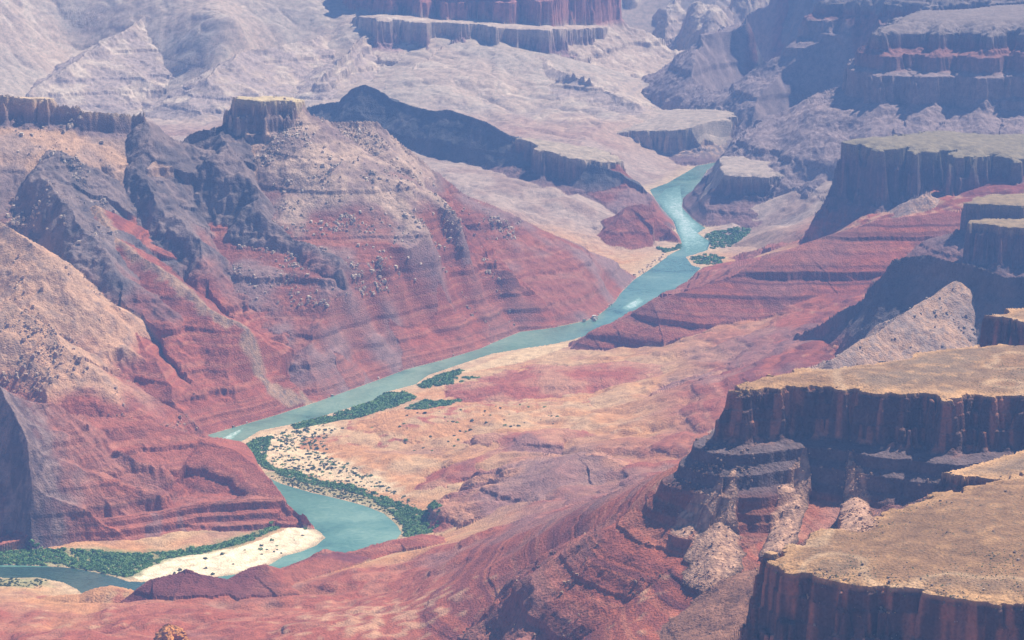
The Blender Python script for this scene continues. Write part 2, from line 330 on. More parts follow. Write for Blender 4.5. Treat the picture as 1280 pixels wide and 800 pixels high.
for lab_, pts_, pr_ in [
    ('long pale ridge slanting down the far slope in the upper corner', [(196,-6,10300),(176,22,10050),(130,52,9800),(80,84,9560),(40,112,9380)], [(0,0),(30,26),(200,110),(420,210),(600,330)]),
    ('pinkish far ridge with a steep end below the top cliffs', [(440,34,10150),(380,50,9950),(330,60,9800),(303,64,9700),(290,72,9600),(255,98,9380)], [(0,0),(24,20),(160,96),(380,190),(560,300)]),
    ('white-tipped far peak left of the streaked cliff band', [(474,44,10000),(448,47,9800),(432,62,9680),(400,92,9480)], [(0,0),(10,24),(26,30),(36,54),(200,130),(420,240)]),
    ('pale far buttress below the middle of the streaked cliffs', [(566,50,9980),(548,62,9820),(520,84,9620),(498,110,9450)], [(0,0),(14,26),(40,40),(200,120),(420,240)]),
    ('far slope rib running from the streaked cliffs toward the river', [(640,52,9980),(672,72,9820),(706,90,9660),(752,112,9480),(800,128,9360)], [(0,0),(30,20),(200,90),(420,190)]),
    ('small far cliff-edged rise right of the streaked cliffs', [(694,92,9560),(722,90,9520),(748,95,9500)], [(0,0),(4,24),(12,34),(120,80),(300,160)])]:
    ridge('ridge', 'ridge', lab_, pts_, pr_, look='farpale', terr=0.6, gul=(150, 0.35), warp=1.6)
# low hills before the water
ridge('hill', 'hill', 'dark maroon hummock hiding the river below the sandbar', [(160,746,4380),(191,723,4400),(214,717,4400),(233,710,4400),(250,718,4390),(285,724,4390)], [(0,0),(8,6),(60,44),(200,110)], [(0,0),(8,4),(60,30),(200,110)], look='maroon', terr=0.8, gul=(50,0.3), warp=0.4)
ridge('hill', 'hill', 'low red hill in front of the narrow water below the sandbar', [(285,724,4400),(312,709,4430),(332,705,4440),(354,711,4460),(375,704,4500),(395,693,4550)], [(0,0),(10,6),(80,60),(200,140)], [(0,0),(30,10),(160,50),(300,140)], look='maroon', terr=0.8, gul=(70,0.3), warp=0.4)
ridge('hill', 'hill', 'ledged red hummock at the near shore of the wide bend', [(400,692,4630),(412,687,4640),(432,693,4645),(478,685,4680),(497,676,4700),(530,672,4700),(555,678,4680),(600,670,4600)], [(0,0),(30,9),(160,46),(300,130)], look='red', terr=0.8, gul=(70,0.3), warp=0.5)
ridge('hill', 'hill', 'tan rounded mound beside the dark green water', [(60,746,4440),(100,743,4420),(118,736,4420),(135,733,4420),(157,737,4410),(185,748,4390),(212,758,4370)], [(0,0),(20,4),(120,46),(220,120)], look='tanhill', terr=0.2, gul=(50,0.2), warp=0.4)
ridge('hill', 'hill', 'black shadowed ledge between the tan mound and maroon hummock', [(128,775,4270),(150,768,4300),(168,757,4320),(182,762,4310),(205,776,4270)], [(0,0),(3,14),(30,24),(120,70)], look='darkred', terr=0.4, gul=(30,0.3), warp=0.4)
# red hills of the delta
ridge('hill', 'hill', 'low red hill with a sharp crest on the open delta', [(548,600,5120),(600,573,5200),(640,556,5260),(665,540,5300),(700,536,5350),(760,548,5300),(800,560,5250)], [(0,0),(30,8),(140,42),(300,120)], look='redhill', terr=0.7, gul=(80,0.35), warp=0.8)
ridge('hill', 'hill', 'red and grey gullied hill left of the long mesa foot', [(690,590,4960),(720,568,5040),(760,572,5020),(800,590,4960),(850,600,4900)], [(0,0),(30,10),(140,46),(300,130)], look='redhill', terr=0.7, gul=(70,0.4), warp=0.8)
ridge('hill', 'hill', 'long low tan rise crossing the middle of the delta', [(520,520,5600),(600,508,5680),(700,502,5720),(780,500,5740),(860,496,5760)], [(0,0),(60,8),(200,34),(350,110)], look='tanhill', terr=0.3, gul=(90,0.3), warp=0.8)
ridge('hill', 'hill', 'rounded orange-tan hill behind the dotted shrubs', [(420,548,5470),(470,540,5530),(540,538,5560),(620,536,5560)], [(0,0),(60,8),(160,26),(300,90)], look='tanhill', terr=0.2, gul=(70,0.3), warp=0.8)
ridge('hill', 'hill', 'gently rolling orange hill below the red banded slope', [(640,478,5860),(720,462,5960),(800,455,6000),(880,462,5960),(940,452,5800)], [(0,0),(60,10),(200,40),(350,120)], look='redhill', terr=0.4, gul=(110,0.3), warp=0.8)

for L in LF:
    for key in ('prof', 'prof2'):
        pr = list(L[key])
        zmax = max(p[2] for p in L['pts']) + 30
        (d0, h0), (d1, h1) = pr[-2], pr[-1]
        sl = max(0.3, (h1 - h0) / (d1 - d0))
        if h1 < zmax: pr.append((d1 + (zmax - h1) / sl, zmax))
        L[key] = pr
    pm = np.mean(np.array(L['pts']), axis=0)
    L['left'] = bool(inside(np.array([pm[0]]), np.array([pm[1]]), LEFT)[0])
    L['maxd'] = max(L['prof'][-1][0], L['prof2'][-1][0]) * 1.05
    xs = [p[0] for p in L['pts']]; ys = [p[1] for p in L['pts']]
    m = L['maxd'] + 60
    L['bb'] = (min(xs) - m, max(xs) + m, min(ys) - m, max(ys) + m)
    if L['t'] == 'm':
        q = np.array(L['pts'])
        A = np.c_[np.ones(len(q)), q[:, :2] / 1000]
        L['plane'] = np.linalg.lstsq(A.T @ A + np.eye(3) * 1e-4 * np.array([0, 1, 1]), A.T @ q[:, 2], rcond=None)[0]

def look_color(look, d, drop, z, s, N):
    low = 1 - ss(200, 300, s + 50 * N['n2'])[...]
    lowl = 1 - ss(280, 380, s + 50 * N['n2'])
    """albedo of one landform: by height in the beds, by distance from the rim, by rock noise"""
    b = band(s)[..., None]
    red = RED + np.where(b > 0, (PINK - RED) * b * 0.8, (MAROON - RED) * -b * 1.0)
    hb = (hard(s) * ss(-.4, .4, N['n1'] + N['n3'] * .5))[..., None]
    red = red * (1 - 0.45 * hb) + MAROON * .8 * 0.45 * hb
    n2, n3, n4 = N['n2'], N['n3'], N['n4']
    fine = ss(.25, .6, band(s * 2.3 + 17 + 1.5 * n3)) * ss(-.6, .4, n2 + N['n1'])
    red = red * (1 - .42 * fine[..., None])
    red = mix(red, C(.33,.18,.14), ss(-.2, .7, N['n1'] + .7 * n2) * .45)
    tal = mix(TALUS, TALUSW, ss(-.5, .7, n2 + .4 * n3))
    streak = ss(-.1, .6, N['st'])
    cl = mix(CLIFF * .8, CLIFFR, streak * .85) * (1 + .5 * np.clip(band(s * 1.6 + 60), -1, 1)[..., None])
    cl = mix(cl, CLIFF * 1.5, ss(.1, .6, n4) * .4)
    pale = mix(PALE, PALEW, ss(0, .8, n2 + n3 * .4))
    top = mix(TOPC, TOPG, ss(-.3, .6, N['n1'] + n2 * .5))
    top = mix(top, C(.46,.27,.13), ss(0, .8, n3 + .5 * n4) * .5)
    if look in ('mesa0', 'mesa1'):
        h1 = 62 if look == 'mesa1' else 90
        t = mix(top, C(.52,.30,.14), ss(-40, 0, d) * .7)
        t = mix(t, C(.16,.12,.08), ss(.45, .62, n4 + .25 * n2) * .55)
        t = t * (1 + .28 * np.clip(N['n1'] + .5 * n2, -1, 1)[..., None])
        t = mix(t, C(.52,.36,.22), (1 - ss(0, .06, np.abs(N['n1'] * .6 + .25 * n2))) * .5)
        c = mix(t, cl, ss(0.0, 1.2, d))
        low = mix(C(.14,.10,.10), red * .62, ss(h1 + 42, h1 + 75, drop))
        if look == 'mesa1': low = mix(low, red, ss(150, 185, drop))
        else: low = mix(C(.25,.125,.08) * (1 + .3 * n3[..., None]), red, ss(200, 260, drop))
        return mix(c, low, ss(h1 - 2, h1 + 8, drop))
    if look == 'mesa1low':
        return mix(mix(C(.14,.10,.10), red * .62, ss(18, 40, drop)), red, ss(86, 110, drop))
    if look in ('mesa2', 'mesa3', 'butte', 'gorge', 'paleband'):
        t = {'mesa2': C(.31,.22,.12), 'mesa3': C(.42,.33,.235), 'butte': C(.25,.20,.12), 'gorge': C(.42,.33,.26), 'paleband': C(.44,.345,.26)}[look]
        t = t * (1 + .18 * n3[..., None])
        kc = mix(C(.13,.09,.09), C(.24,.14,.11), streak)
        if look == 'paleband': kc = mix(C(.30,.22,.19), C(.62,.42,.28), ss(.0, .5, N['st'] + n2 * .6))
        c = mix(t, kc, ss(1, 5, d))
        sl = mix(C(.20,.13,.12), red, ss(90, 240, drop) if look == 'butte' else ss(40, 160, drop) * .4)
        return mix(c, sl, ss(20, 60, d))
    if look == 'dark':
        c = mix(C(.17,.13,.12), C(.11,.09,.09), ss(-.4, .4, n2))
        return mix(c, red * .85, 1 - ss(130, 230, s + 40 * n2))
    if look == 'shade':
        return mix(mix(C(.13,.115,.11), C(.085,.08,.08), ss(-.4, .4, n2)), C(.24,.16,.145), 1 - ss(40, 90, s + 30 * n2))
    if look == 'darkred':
        c = mix(C(.24,.175,.155), C(.135,.105,.10), ss(-.4, .5, n2 + n3 * .7))  # grey rock darkened and carried lower to paint in the spurs' blue shadow
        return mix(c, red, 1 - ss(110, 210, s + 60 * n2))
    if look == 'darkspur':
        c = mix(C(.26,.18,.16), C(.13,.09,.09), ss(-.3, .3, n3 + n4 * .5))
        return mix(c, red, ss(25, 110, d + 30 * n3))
    if look == 'talus': return mix(tal, C(.24,.2,.19), ss(-.2, .5, n3 + n4) * .6)
    if look == 'fan': return mix(TALUS * 1.05, C(.52,.33,.22), ss(-.4, .5, n4))
    if look == 'talusw':
        c = mix(mix(TALUSW, C(.56,.33,.20), ss(-.3, .5, n2)), TALUS * .8, ss(.0, .6, n3) * .6)
        return mix(c, red, 1 - ss(70, 130, s + 35 * n2))
    if look == 'boulder':
        c = mix(mix(C(.29,.20,.165), C(.48,.34,.25), ss(-.4, .5, n2 + .7 * n3)), C(.21,.14,.13), ss(0, .5, N['gu'] + n3 * .4) * .8)
        return mix(c, mix(red * .9, C(.25,.17,.165), ss(-.3, .5, n2 + .6 * N['n1']) * .65), low * .9)
    if look == 'rib':
        c = mix(TALUSW * .8, TALUS * .75, ss(-.2, .4, n4 + .5 * n3))
        return mix(c, red, ss(6, 24, d + 14 * n3))
    if look == 'leftwall':
        c = mix(TALUSW, TALUS, ss(-.3, .5, n2))
        k = ss(3, 8, d) * (1 - ss(20, 34, d))
        c = mix(c, C(.22,.15,.14), k)
        c = mix(c, C(.60,.45,.27), (1 - ss(0, 4, d)) * .8)
        return mix(mix(c, C(.20,.14,.13), ss(120, 200, drop + 40 * n2) * .85), red, low)
    if look == 'butte2':
        t = C(.54,.42,.24) * (1 + .1 * n3[..., None])
        k = mix(C(.24,.17,.15), C(.56,.38,.27), ss(.1, .5, N['st'] + .4 * n2))
        c = mix(t, k, ss(1, 6, d))
        c = mix(c, tal * .9, ss(26, 60, d))
        return mix(c, red * .9, low)
    if look == 'bluff':
        c = mix(red, RED * 1.12, ss(-.2, .4, n2) * .6)
        c = mix(c, C(.24,.17,.16), ss(.15, .5, N['gu'] * 1.0) * .5)
        return c
    if look == 'redhill':
        c = mix(red * 1.05, C(.50,.26,.15), ss(-.3, .4, n2 - n3 * .3) * .75)
        return mix(c, C(.26,.17,.15), ss(.2, .6, N['n1'] - n2 * .6) * .6)
    if look == 'tanhill': return mix(ORANGE, mix(TAN, RED * 1.1, ss(-.2, .5, n3)), ss(-.3, .5, n2))
    if look == 'maroon': return mix(red * .85, MAROON, ss(-.3, .4, n2))
    if look == 'redband': return mix(mix(red, MAROON * .55, ss(.0, .4, band(s * .9 + 100)) * .9), MAROON * 1.1, ss(-.1, .5, n2) * .3)
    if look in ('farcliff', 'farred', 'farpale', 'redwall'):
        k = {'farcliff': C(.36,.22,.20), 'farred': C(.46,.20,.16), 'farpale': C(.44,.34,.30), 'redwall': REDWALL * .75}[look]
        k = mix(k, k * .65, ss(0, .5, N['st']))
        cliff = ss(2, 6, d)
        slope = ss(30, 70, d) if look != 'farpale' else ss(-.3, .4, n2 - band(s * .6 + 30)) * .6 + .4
        t = C(.26,.20,.17) if look == 'redwall' else pale  # upper-right wall tops: cloud shade painted in as darker rock
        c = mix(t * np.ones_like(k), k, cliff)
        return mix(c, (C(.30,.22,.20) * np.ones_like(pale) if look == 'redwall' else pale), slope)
    return red

FANS, SANDS, TINTS = [], [], []
def hit(px, py):
    """the ground point seen at a pixel"""
    D = np.geomspace(2100, 13500, 2600)
    a, b, c = ray(px, py)
    zr = CAM_H + c * D / b
    zs = surface(a * D / b, D, color=False)[0]
    k = np.argmax(zs >= zr)
    return (a * D[k] / b, D[k], zs[k])
def fields(x, y):
    N = {}
    N['n1'] = noise(x, y, 420, 1); N['n2'] = noise(x, y, 110, 2) + .5 * noise(x, y, 52, 3)
    N['n3'] = noise(x, y, 26, 4) + .4 * noise(x, y, 13, 5); N['n4'] = noise(x, y, 7, 6)
    N['wx'] = 16 * noise(x, y, 150, 11) + 7 * noise(x, y, 60, 12) + 3.6 * noise(x, y, 26, 13) + 1.9 * noise(x, y, 12, 14)
    N['wy'] = 16 * noise(x, y, 150, 21) + 7 * noise(x, y, 60, 22) + 3.6 * noise(x, y, 26, 23) + 1.9 * noise(x, y, 12, 24)
    return N

def surface(x, y, color=True):
    """height, landform id (-1 floor), albedo at plan points"""
    N = fields(x, y)
    N['st'] = noise(x, y, 17, 31) + .6 * noise(x, y, 8, 32)
    N['gu'] = noise(x, y, 90, 33)
    z = tps(x, y) + (3 * N['n2'] + 1.2 * N['n3']) * (1 - .6 * ss(8300, 8900, y))
    # rolling ground and gullies away from the water
    d, _, _, _, _ = seg_near(x, y, RIVER, True)
    ins = inside(x, y, RIVER)
    for q in (FAR1, FAR2):
        dq = seg_near(x, y, q, True)[0]; iq = inside(x, y, q)
        d = np.where(iq | ins, np.where(iq, dq, d), np.minimum(d, dq)); ins |= iq
    sdv = np.where(ins, -d, d)
    gl = np.abs(noise(x + 2 * N['wx'], y + 2 * N['wy'], 230, 41)); gl2 = np.abs(noise(x + N['wx'], y + N['wy'], 85, 42))
    away = ss(60, 260, sdv)
    near = 1 - .85 * ss(4700, 4200, y) * ss(-250, -50, x)
    z = z - away * near * (12 * (1 - ss(0, .5, gl)) + 5 * (1 - ss(0, .45, gl2))) + away * 5 * near
    bank = 0.5 + 0.05 * np.maximum(sdv, 0) + np.maximum(sdv - 60, 0) * .3 + np.maximum(sdv - 300, 0) * .3
    z = np.where(sdv > 0, np.clip(z, 0.5, bank), np.maximum(-4, 0.3 * sdv - .2))
    N['sdv'] = sdv
    onleft = inside(x, y, LEFT)
    ida = np.full(x.shape, -1, np.int32)
    terr = (.2 + .22 * ss(50, 110, z)) * ss(20, 60, z) * (1 - .75 * ss(8300, 8800, y))
    col = np.zeros(x.shape + (3,)) if color else None
    bed = np.ones(x.shape)
    dip = 0.05 * x - 0.012 * (y - 5000) + 6 * noise(x, y, 700, 51) + 2.2 * noise(x, y, 90, 52)
    pend = []
    for i, L in enumerate(LF):
        x0, x1, y0, y1 = L['bb']
        m = np.nonzero((x > x0) & (x < x1) & (y > y0) & (y < y1))[0]
        if not len(m): continue
        k = L['warp']
        xx, yy = x[m] + k * N['wx'][m], y[m] + k * N['wy'][m]
        dd, qx, qy, qz, side = seg_near(xx, yy, L['pts'], L['t'] == 'm')
        if L['t'] == 'm':
            ii = inside(xx, yy, L['pts'])
            a = L['plane']
            zr = np.where(ii, a[0] + a[1] * xx / 1000 + a[2] * yy / 1000, a[0] + a[1] * qx / 1000 + a[2] * qy / 1000)
            dd = np.where(ii, -dd, dd)
            jl, ja = L['joint']
            jn = np.abs(noise(xx, yy, jl, 81 + i)) * 1.6 + .55 * np.abs(noise(xx, yy, jl * .37, 82 + i)) * 1.6
            dd = dd + ja * (1 - jn) * ss(-3 * ja - 4, 0, dd) * (1 - ss(16, 48, dd)) - .35 * ja
        else:
            zr = qz
        keep = dd < L['maxd']
        m, xx, yy, dd, qx, qy, zr, side = m[keep], xx[keep], yy[keep], dd[keep], qx[keep], qy[keep], zr[keep], side[keep]
        if not len(m): continue
        r = np.maximum(np.abs(dd), 1e-3)
        lam, amp = L['gul']
        K = lam * 1.1
        ux, uy = qx + (xx - qx) / r * K + 1.6 * N['wx'][m], qy + (yy - qy) / r * K + 1.6 * N['wy'][m]
        gu = (1 - 2.2 * np.abs(noise(ux + .5 * (xx - ux), uy + .5 * (yy - uy), lam, 61 + i))) + .38 * noise(ux + .3 * (xx - ux), uy + .3 * (yy - uy), lam / 2.6, 62 + i) + .18 * noise(ux, uy, lam / 6, 63 + i)
        gu = gu * ss(-.9, .6, N['n1'][m] + .5 * N['n2'][m])
        pos = np.maximum(dd, 0)
        de = pos * (1 - amp * .55 * gu * ss(8, 120, pos))
        de = np.maximum(de, 0)
        pr, pr2 = np.array(L['prof']), np.array(L['prof2'])
        h = np.interp(de, pr[:, 0], pr[:, 1])
        if L['prof2'] is not L['prof']:
            h = np.where(side > 0, h, np.interp(de, pr2[:, 0], pr2[:, 1]))
        zl = zr - h
        if L['t'] == 'm':
            zl = zl + np.where(dd < 0, L['dome'] * (1 - np.exp(dd / 60)) + .8 * N['n3'][m] + 2.5 * N['n2'][m], 0)
        zl = zl + (1.2 * N['n3'][m] + .8 * N['n4'][m]) * ss(4, 30, pos) + (3 * N['n2'][m] + {'mesa1': .45, 'mesa0': .5, 'redwall': .35, 'farcliff': .4, 'farred': .4, 'farpale': .5, 'redband': .6}.get(L['look'], 1.0) * (3.2 * (.45 - np.abs(noise(xx, yy, 64, 73))) + 2.2 * (.45 - np.abs(noise(xx, yy, 27, 74))) + 1.2 * (.45 - np.abs(noise(xx, yy, 11, 75))))) * ss(20, 110, pos)
        sm = sdv[m]
        cap = np.where(sm > 0, .6 + sm * (.95 + .35 * N['n2'][m]).clip(.5, 1.5) + np.maximum(sm - 70, 0) * 1.2, np.maximum(-4, .3 * sm - .2))
        if L['look'] == 'bluff': cap = np.where(sm > 0, .6 + 2.4 * sm, cap)
        zl = np.minimum(zl, cap)
        zl = np.where((onleft[m] == L['left']) | (sm < 0) | (L['name'] == 'canyon_wall') | ('hazy blue stepped' in L['label']), zl, -50)
        up = zl > z[m]
        mu = m[up]
        z[mu] = zl[up]; ida[mu] = i
        terr[mu] = L['terr'] * (.45 * ss(0, 3, pos[up]) + .55 * ss(10, 40, pos[up]))
        bed[mu] = {'redband': 1.7, 'mesa1': 1.5, 'leftwall': 1.8, 'boulder': 1.6, 'butte': 2.5, 'redwall': 3.5, 'farcliff': 3.0, 'farred': 3.0}.get(L['look'], 1.2)
        if color:
            Nu = {kk: v[mu] for kk, v in N.items()}
            Nu['gu'] = -gu[up]
            s = zl[up] + dip[mu]
            col[mu] = look_color(L['look'], dd[up], h[up], zl[up], s, Nu)
    s = z + dip
    sb = s / bed
    tm = np.minimum(1.1 * terr, .95) * ss(-1.0, .1, N['n1'] + .5 * N['n2'] + .3)
    z = np.where(ida >= 0, np.maximum(z + bed * terr_dev(sb) * tm, -2), z + terr_dev(s) * tm * ss(4, 25, z))
    z = np.where(sdv > 0, np.maximum(z, .4), z)
    fm = np.zeros(x.shape)
    for k, (pts, hh) in enumerate(FANS):
        xs_, ys_ = [q[0] for q in pts], [q[1] for q in pts]
        m = np.nonzero((x > min(xs_) - 90) & (x < max(xs_) + 90) & (y > min(ys_) - 90) & (y < max(ys_) + 90))[0]
        if not len(m): continue
        xx, yy = x[m] + .12 * N['wx'][m], y[m] + .12 * N['wy'][m]
        dd, qx, qy, zc_, _ = seg_near(xx, yy, pts)
        wd = seg_near(xx, yy, [(p_[0], p_[1], w_) for p_, w_ in zip(pts, hh)])[3] * (1 + .25 * N['n3'][m])
        zl = zc_ - .55 * (np.sqrt(dd * dd + 16) - 4) + .7 * N['n3'][m] + .4 * N['n4'][m]
        up = np.nonzero(dd < wd)[0]
        z[m[up]] = np.maximum(z[m[up]] + .5, zl[up])
        ida[m[up]] = 1000 + k
        fm[m[up]] = 1 - ss(.7, 1.0, dd[up] / np.maximum(wd[up], .1)) * .7
    if color:
        f = np.nonzero(ida < 0)[0]
        b = 1.3 * band(s[f])[:, None]
        red = RED + np.where(b > 0, (PINK - RED) * b * .8, (MAROON - RED) * -b)
        n1, n2, n3, sf = N['n1'][f], N['n2'][f], N['n3'][f], sdv[f]
        tan = mix(ORANGE, TAN, ss(-.4, .5, n2))
        xf, yf, zf = x[f], y[f], z[f]
        c = mix(tan, red, ss(30, 105, zf + 22 * n2 + 16 * n1 + 40 * ss(4650, 4450, yf)))
        fine = ss(.2, .55, band(s[f] * 1.8 + 17 + 1.2 * n3)) * ss(35, 90, zf) * ss(-.7, .3, n2 + n1)
        c = c * (1 - .32 * fine[:, None])
        c = mix(c, C(.27,.18,.16), ss(.15, .6, n1 - .5 * n2) * .45)
        c = mix(c, C(.60,.40,.24), ss(.35, .8, -n1 + .6 * n3) * .5)
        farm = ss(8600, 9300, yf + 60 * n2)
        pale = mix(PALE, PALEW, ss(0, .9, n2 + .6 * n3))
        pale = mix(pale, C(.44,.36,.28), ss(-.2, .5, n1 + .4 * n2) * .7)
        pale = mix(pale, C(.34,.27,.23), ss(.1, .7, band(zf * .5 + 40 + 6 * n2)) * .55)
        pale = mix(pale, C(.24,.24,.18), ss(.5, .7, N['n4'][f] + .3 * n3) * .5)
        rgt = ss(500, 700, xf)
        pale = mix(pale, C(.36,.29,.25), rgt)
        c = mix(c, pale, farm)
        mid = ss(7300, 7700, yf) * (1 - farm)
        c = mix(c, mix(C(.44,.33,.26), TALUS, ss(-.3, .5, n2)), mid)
        shore = (1 - ss(0, 70, sf + 18 * n2)) 
        c = mix(c, mix(C(.62,.46,.28), C(.50,.36,.22), ss(-.3, .5, n3)), shore * .8)
        for poly, cc, k in SANDS:
            mm = inside(xf + 4 * n3, yf + 8 * n3, poly)
            c[mm] = cc * (1 + .08 * n3[mm][:, None] + .08 * n2[mm][:, None])
            c[mm] = mix(c[mm], cc * C(.55,.52,.48), 1 - ss(2, 14, sf[mm] + 4 * n3[mm]))
            c[mm] = mix(c[mm], cc * C(.80,.76,.70), ss(.2, .6, np.sin(sf[mm] / 5 + 2 * n2[mm]) * .5 + n3[mm] * .5) * .7)
            ida[f[mm]] = k
        for poly, cc, am in TINTS:
            dd = seg_near(xf, yf, poly, True)[0] * np.where(inside(xf, yf, poly), 1, -1)
            c = mix(c, cc * np.ones_like(c), ss(-15, 15, dd + 14 * n3) * am)
        col[f] = c
        g = np.nonzero(fm > 0)[0]
        fc = mix(C(.30,.18,.13), C(.54,.33,.22), ss(-.5, .6, N['n4'][g] + .4 * N['n3'][g]))
        col[g] = mix(col[g], fc, fm[g])
    return z, ida, col, sdv

# boulder fans spilling over the ground below the long mesa: (px, py, half width m)
FAN_DEFS = [
    ('long boulder fan low on the red slope, leftmost below the orange-topped mesa', 60, [(903,598,2),(893,618,12),(880,642,22),(866,664,26)]),
    ('largest boulder fan, narrow at the dark cliff and spreading wide on red ground', 60, [(918,588,2.5),(914,610,7),(908,634,16),(900,662,32),(893,695,42),(886,725,30)]),
    ('broad boulder fan in the middle of the dark banded slope', 60, [(1006,564,2.5),(1002,590,12),(995,622,18),(984,655,21),(972,690,22)]),
    ('slim pointed boulder fan nearest the corner mesa', 60, [(1062,572,2),(1066,600,11),(1069,630,17),(1072,660,19)])]
for lab, hh, pts in FAN_DEFS:
    q = []
    for px, py, wd in pts:
        h_ = hit(px, py); q.append((h_[0], h_[1], h_[2] + .3 * wd))
    FANS.append((q, [p_[2] for p_ in pts]))
FLAT = lambda pts, z=2.0: [Z(px, py, z) for px, py in pts]
SANDS.append((FLAT([(165,717),(200,701),(250,693),(300,685),(350,665),(372,652),(388,655),(405,664),(408,672),(396,682),(374,691),(354,697),(334,708),(302,719),(250,726),(200,729),(172,724)]), C(.86,.70,.48), 2000))
SANDS.append((FLAT([(540,473),(600,456),(650,437),(722,422),(716,433),(692,443),(640,456),(590,466)]), C(.66,.47,.27), 2001))
TINTS.append((FLAT([(310,549),(345,539),(400,530),(425,538),(408,555),(412,572),(440,585),(480,602),(505,622),(450,610),(400,598),(350,588),(325,570)]), C(.74,.56,.34), .85))
TINTS.append((FLAT([(0,722),(45,721),(60,724),(60,732),(30,738),(-40,738)]), C(.30,.30,.14), .8))
TINTS.append((FLAT([(505,512),(530,503),(575,503),(560,512),(530,518)]), C(.26,.26,.18), .7))
TINTS.append((FLAT([(0,690),(100,691),(200,692),(250,686),(345,655),(350,660),(300,682),(250,695),(205,703),(160,722),(130,716),(90,709),(45,705),(0,704)]), C(.20,.24,.10), .75))
TINTS.append((FLAT([(330,592),(352,602),(390,613),(425,621),(455,630),(480,640),(495,652),(503,668),(530,668),(545,655),(500,632),(420,606),(345,590)]), C(.26,.26,.12), .7))

# ------------------------------------------------------------------ grid: dense in view, rows placed where the ground shows
NC_IN, NC_OUT, NR = 1080, 50, 1060
a_in = np.linspace(-.188, .188, NC_IN)
st = np.cumsum(np.geomspace(.0006, .012, NC_OUT))
AZ = np.r_[-.188 - st[::-1], a_in, .188 + st]
NC = len(AZ)
rc = np.geomspace(2050, 14500, 1500)
ac = AZ[::2]
yy, aa = np.meshgrid(rc, ac)                       # (columns, rows); y is the ground distance, x = a*y
zc = surface((aa * yy).ravel(), yy.ravel(), color=False)[0].reshape(yy.shape)
_, pyc = pix(aa * yy, yy, zc)
dpy = -np.diff(pyc, axis=1)
wgt = np.where(dpy > 0, dpy, .12 * -dpy)
run = np.minimum.accumulate(pyc, axis=1)
hid = (pyc[:, 1:] > run[:, 1:] + 1.5)
wgt = np.minimum(wgt, 60) * np.where(hid, .25, 1.0)
wgt = wgt * np.where((pyc[:, 1:] > 860) | (pyc[:, 1:] < -70), .15, 1.0) + .05 + .00006 * np.diff(rc)[None] * 20
KW = 20
ker = np.exp(-np.linspace(-2, 2, 2 * KW + 1) ** 2); ker /= ker.sum()
wp = np.pad(wgt, ((KW, KW), (0, 0)), mode='edge')
wgt = sum(ker[k] * wp[k:k + wgt.shape[0]] for k in range(2 * KW + 1))
cum = np.concatenate([np.zeros((wgt.shape[0], 1)), np.cumsum(wgt, axis=1)], axis=1)
cum /= cum[:, -1:]
tt = np.linspace(0, 1, NR)
rows_c = np.array([np.interp(tt, cum[i], rc) for i in range(len(ac))])
ROWS = np.empty((NC, NR))
for j in range(NR):
    ROWS[:, j] = np.interp(AZ, ac, rows_c[:, j])
GX = (AZ[:, None] * ROWS); GY = ROWS
gz, gid, gcol, gsd = surface(GX.ravel(), GY.ravel())
GZ = gz.reshape(GX.shape)

def make_mat(name):
    m = bpy.data.materials.new(name)
    m.use_nodes = True
    return m, m.node_tree, m.node_tree.nodes["Principled BSDF"]

def rock_material(name, c_scale=(0.06, 0.3), var=.42, bump=.8):
    m, t, b = make_mat(name)
    at = t.nodes.new("ShaderNodeAttribute"); at.attribute_name = "rock_color"
    geo = t.nodes.new("ShaderNodeNewGeometry")
    def nz(scale, detail):
        n = t.nodes.new("ShaderNodeTexNoise"); n.inputs["Scale"].default_value = scale; n.inputs["Detail"].default_value = detail
        t.links.new(geo.outputs["Position"], n.inputs["Vector"]); return n
    n1, n2 = nz(c_scale[0], 6), nz(c_scale[1], 5)
    add = t.nodes.new("ShaderNodeMath"); add.operation = 'ADD'
    t.links.new(n1.outputs[0], add.inputs[0]); t.links.new(n2.outputs[0], add.inputs[1])
    mr = t.nodes.new("ShaderNodeMapRange")
    mr.inputs[1].default_value = .65; mr.inputs[2].default_value = 1.35; mr.inputs[3].default_value = 1 - var; mr.inputs[4].default_value = 1 + var
    t.links.new(add.outputs[0], mr.inputs[0])
    mx = t.nodes.new("ShaderNodeVectorMath"); mx.operation = 'SCALE'
    t.links.new(at.outputs["Color"], mx.inputs[0]); t.links.new(mr.outputs[0], mx.inputs["Scale"])
    t.links.new(mx.outputs[0], b.inputs["Base Color"])
    b.inputs["Roughness"].default_value = .95
    b.inputs["Specular IOR Level"].default_value = .1
    bp = t.nodes.new("ShaderNodeBump"); bp.inputs["Strength"].default_value = bump; bp.inputs["Distance"].default_value = 4.0
    t.links.new(n2.outputs[0], bp.inputs["Height"]); t.links.new(bp.outputs[0], b.inputs["Normal"])
    return m
ROCK = rock_material("layered_rock")

def set_props(o, label=None, cat=None, group=None, kind=None):
    if label: o["label"] = label
    if cat: o["category"] = cat
    if group: o["group"] = group
    if kind: o["kind"] = kind
    return o

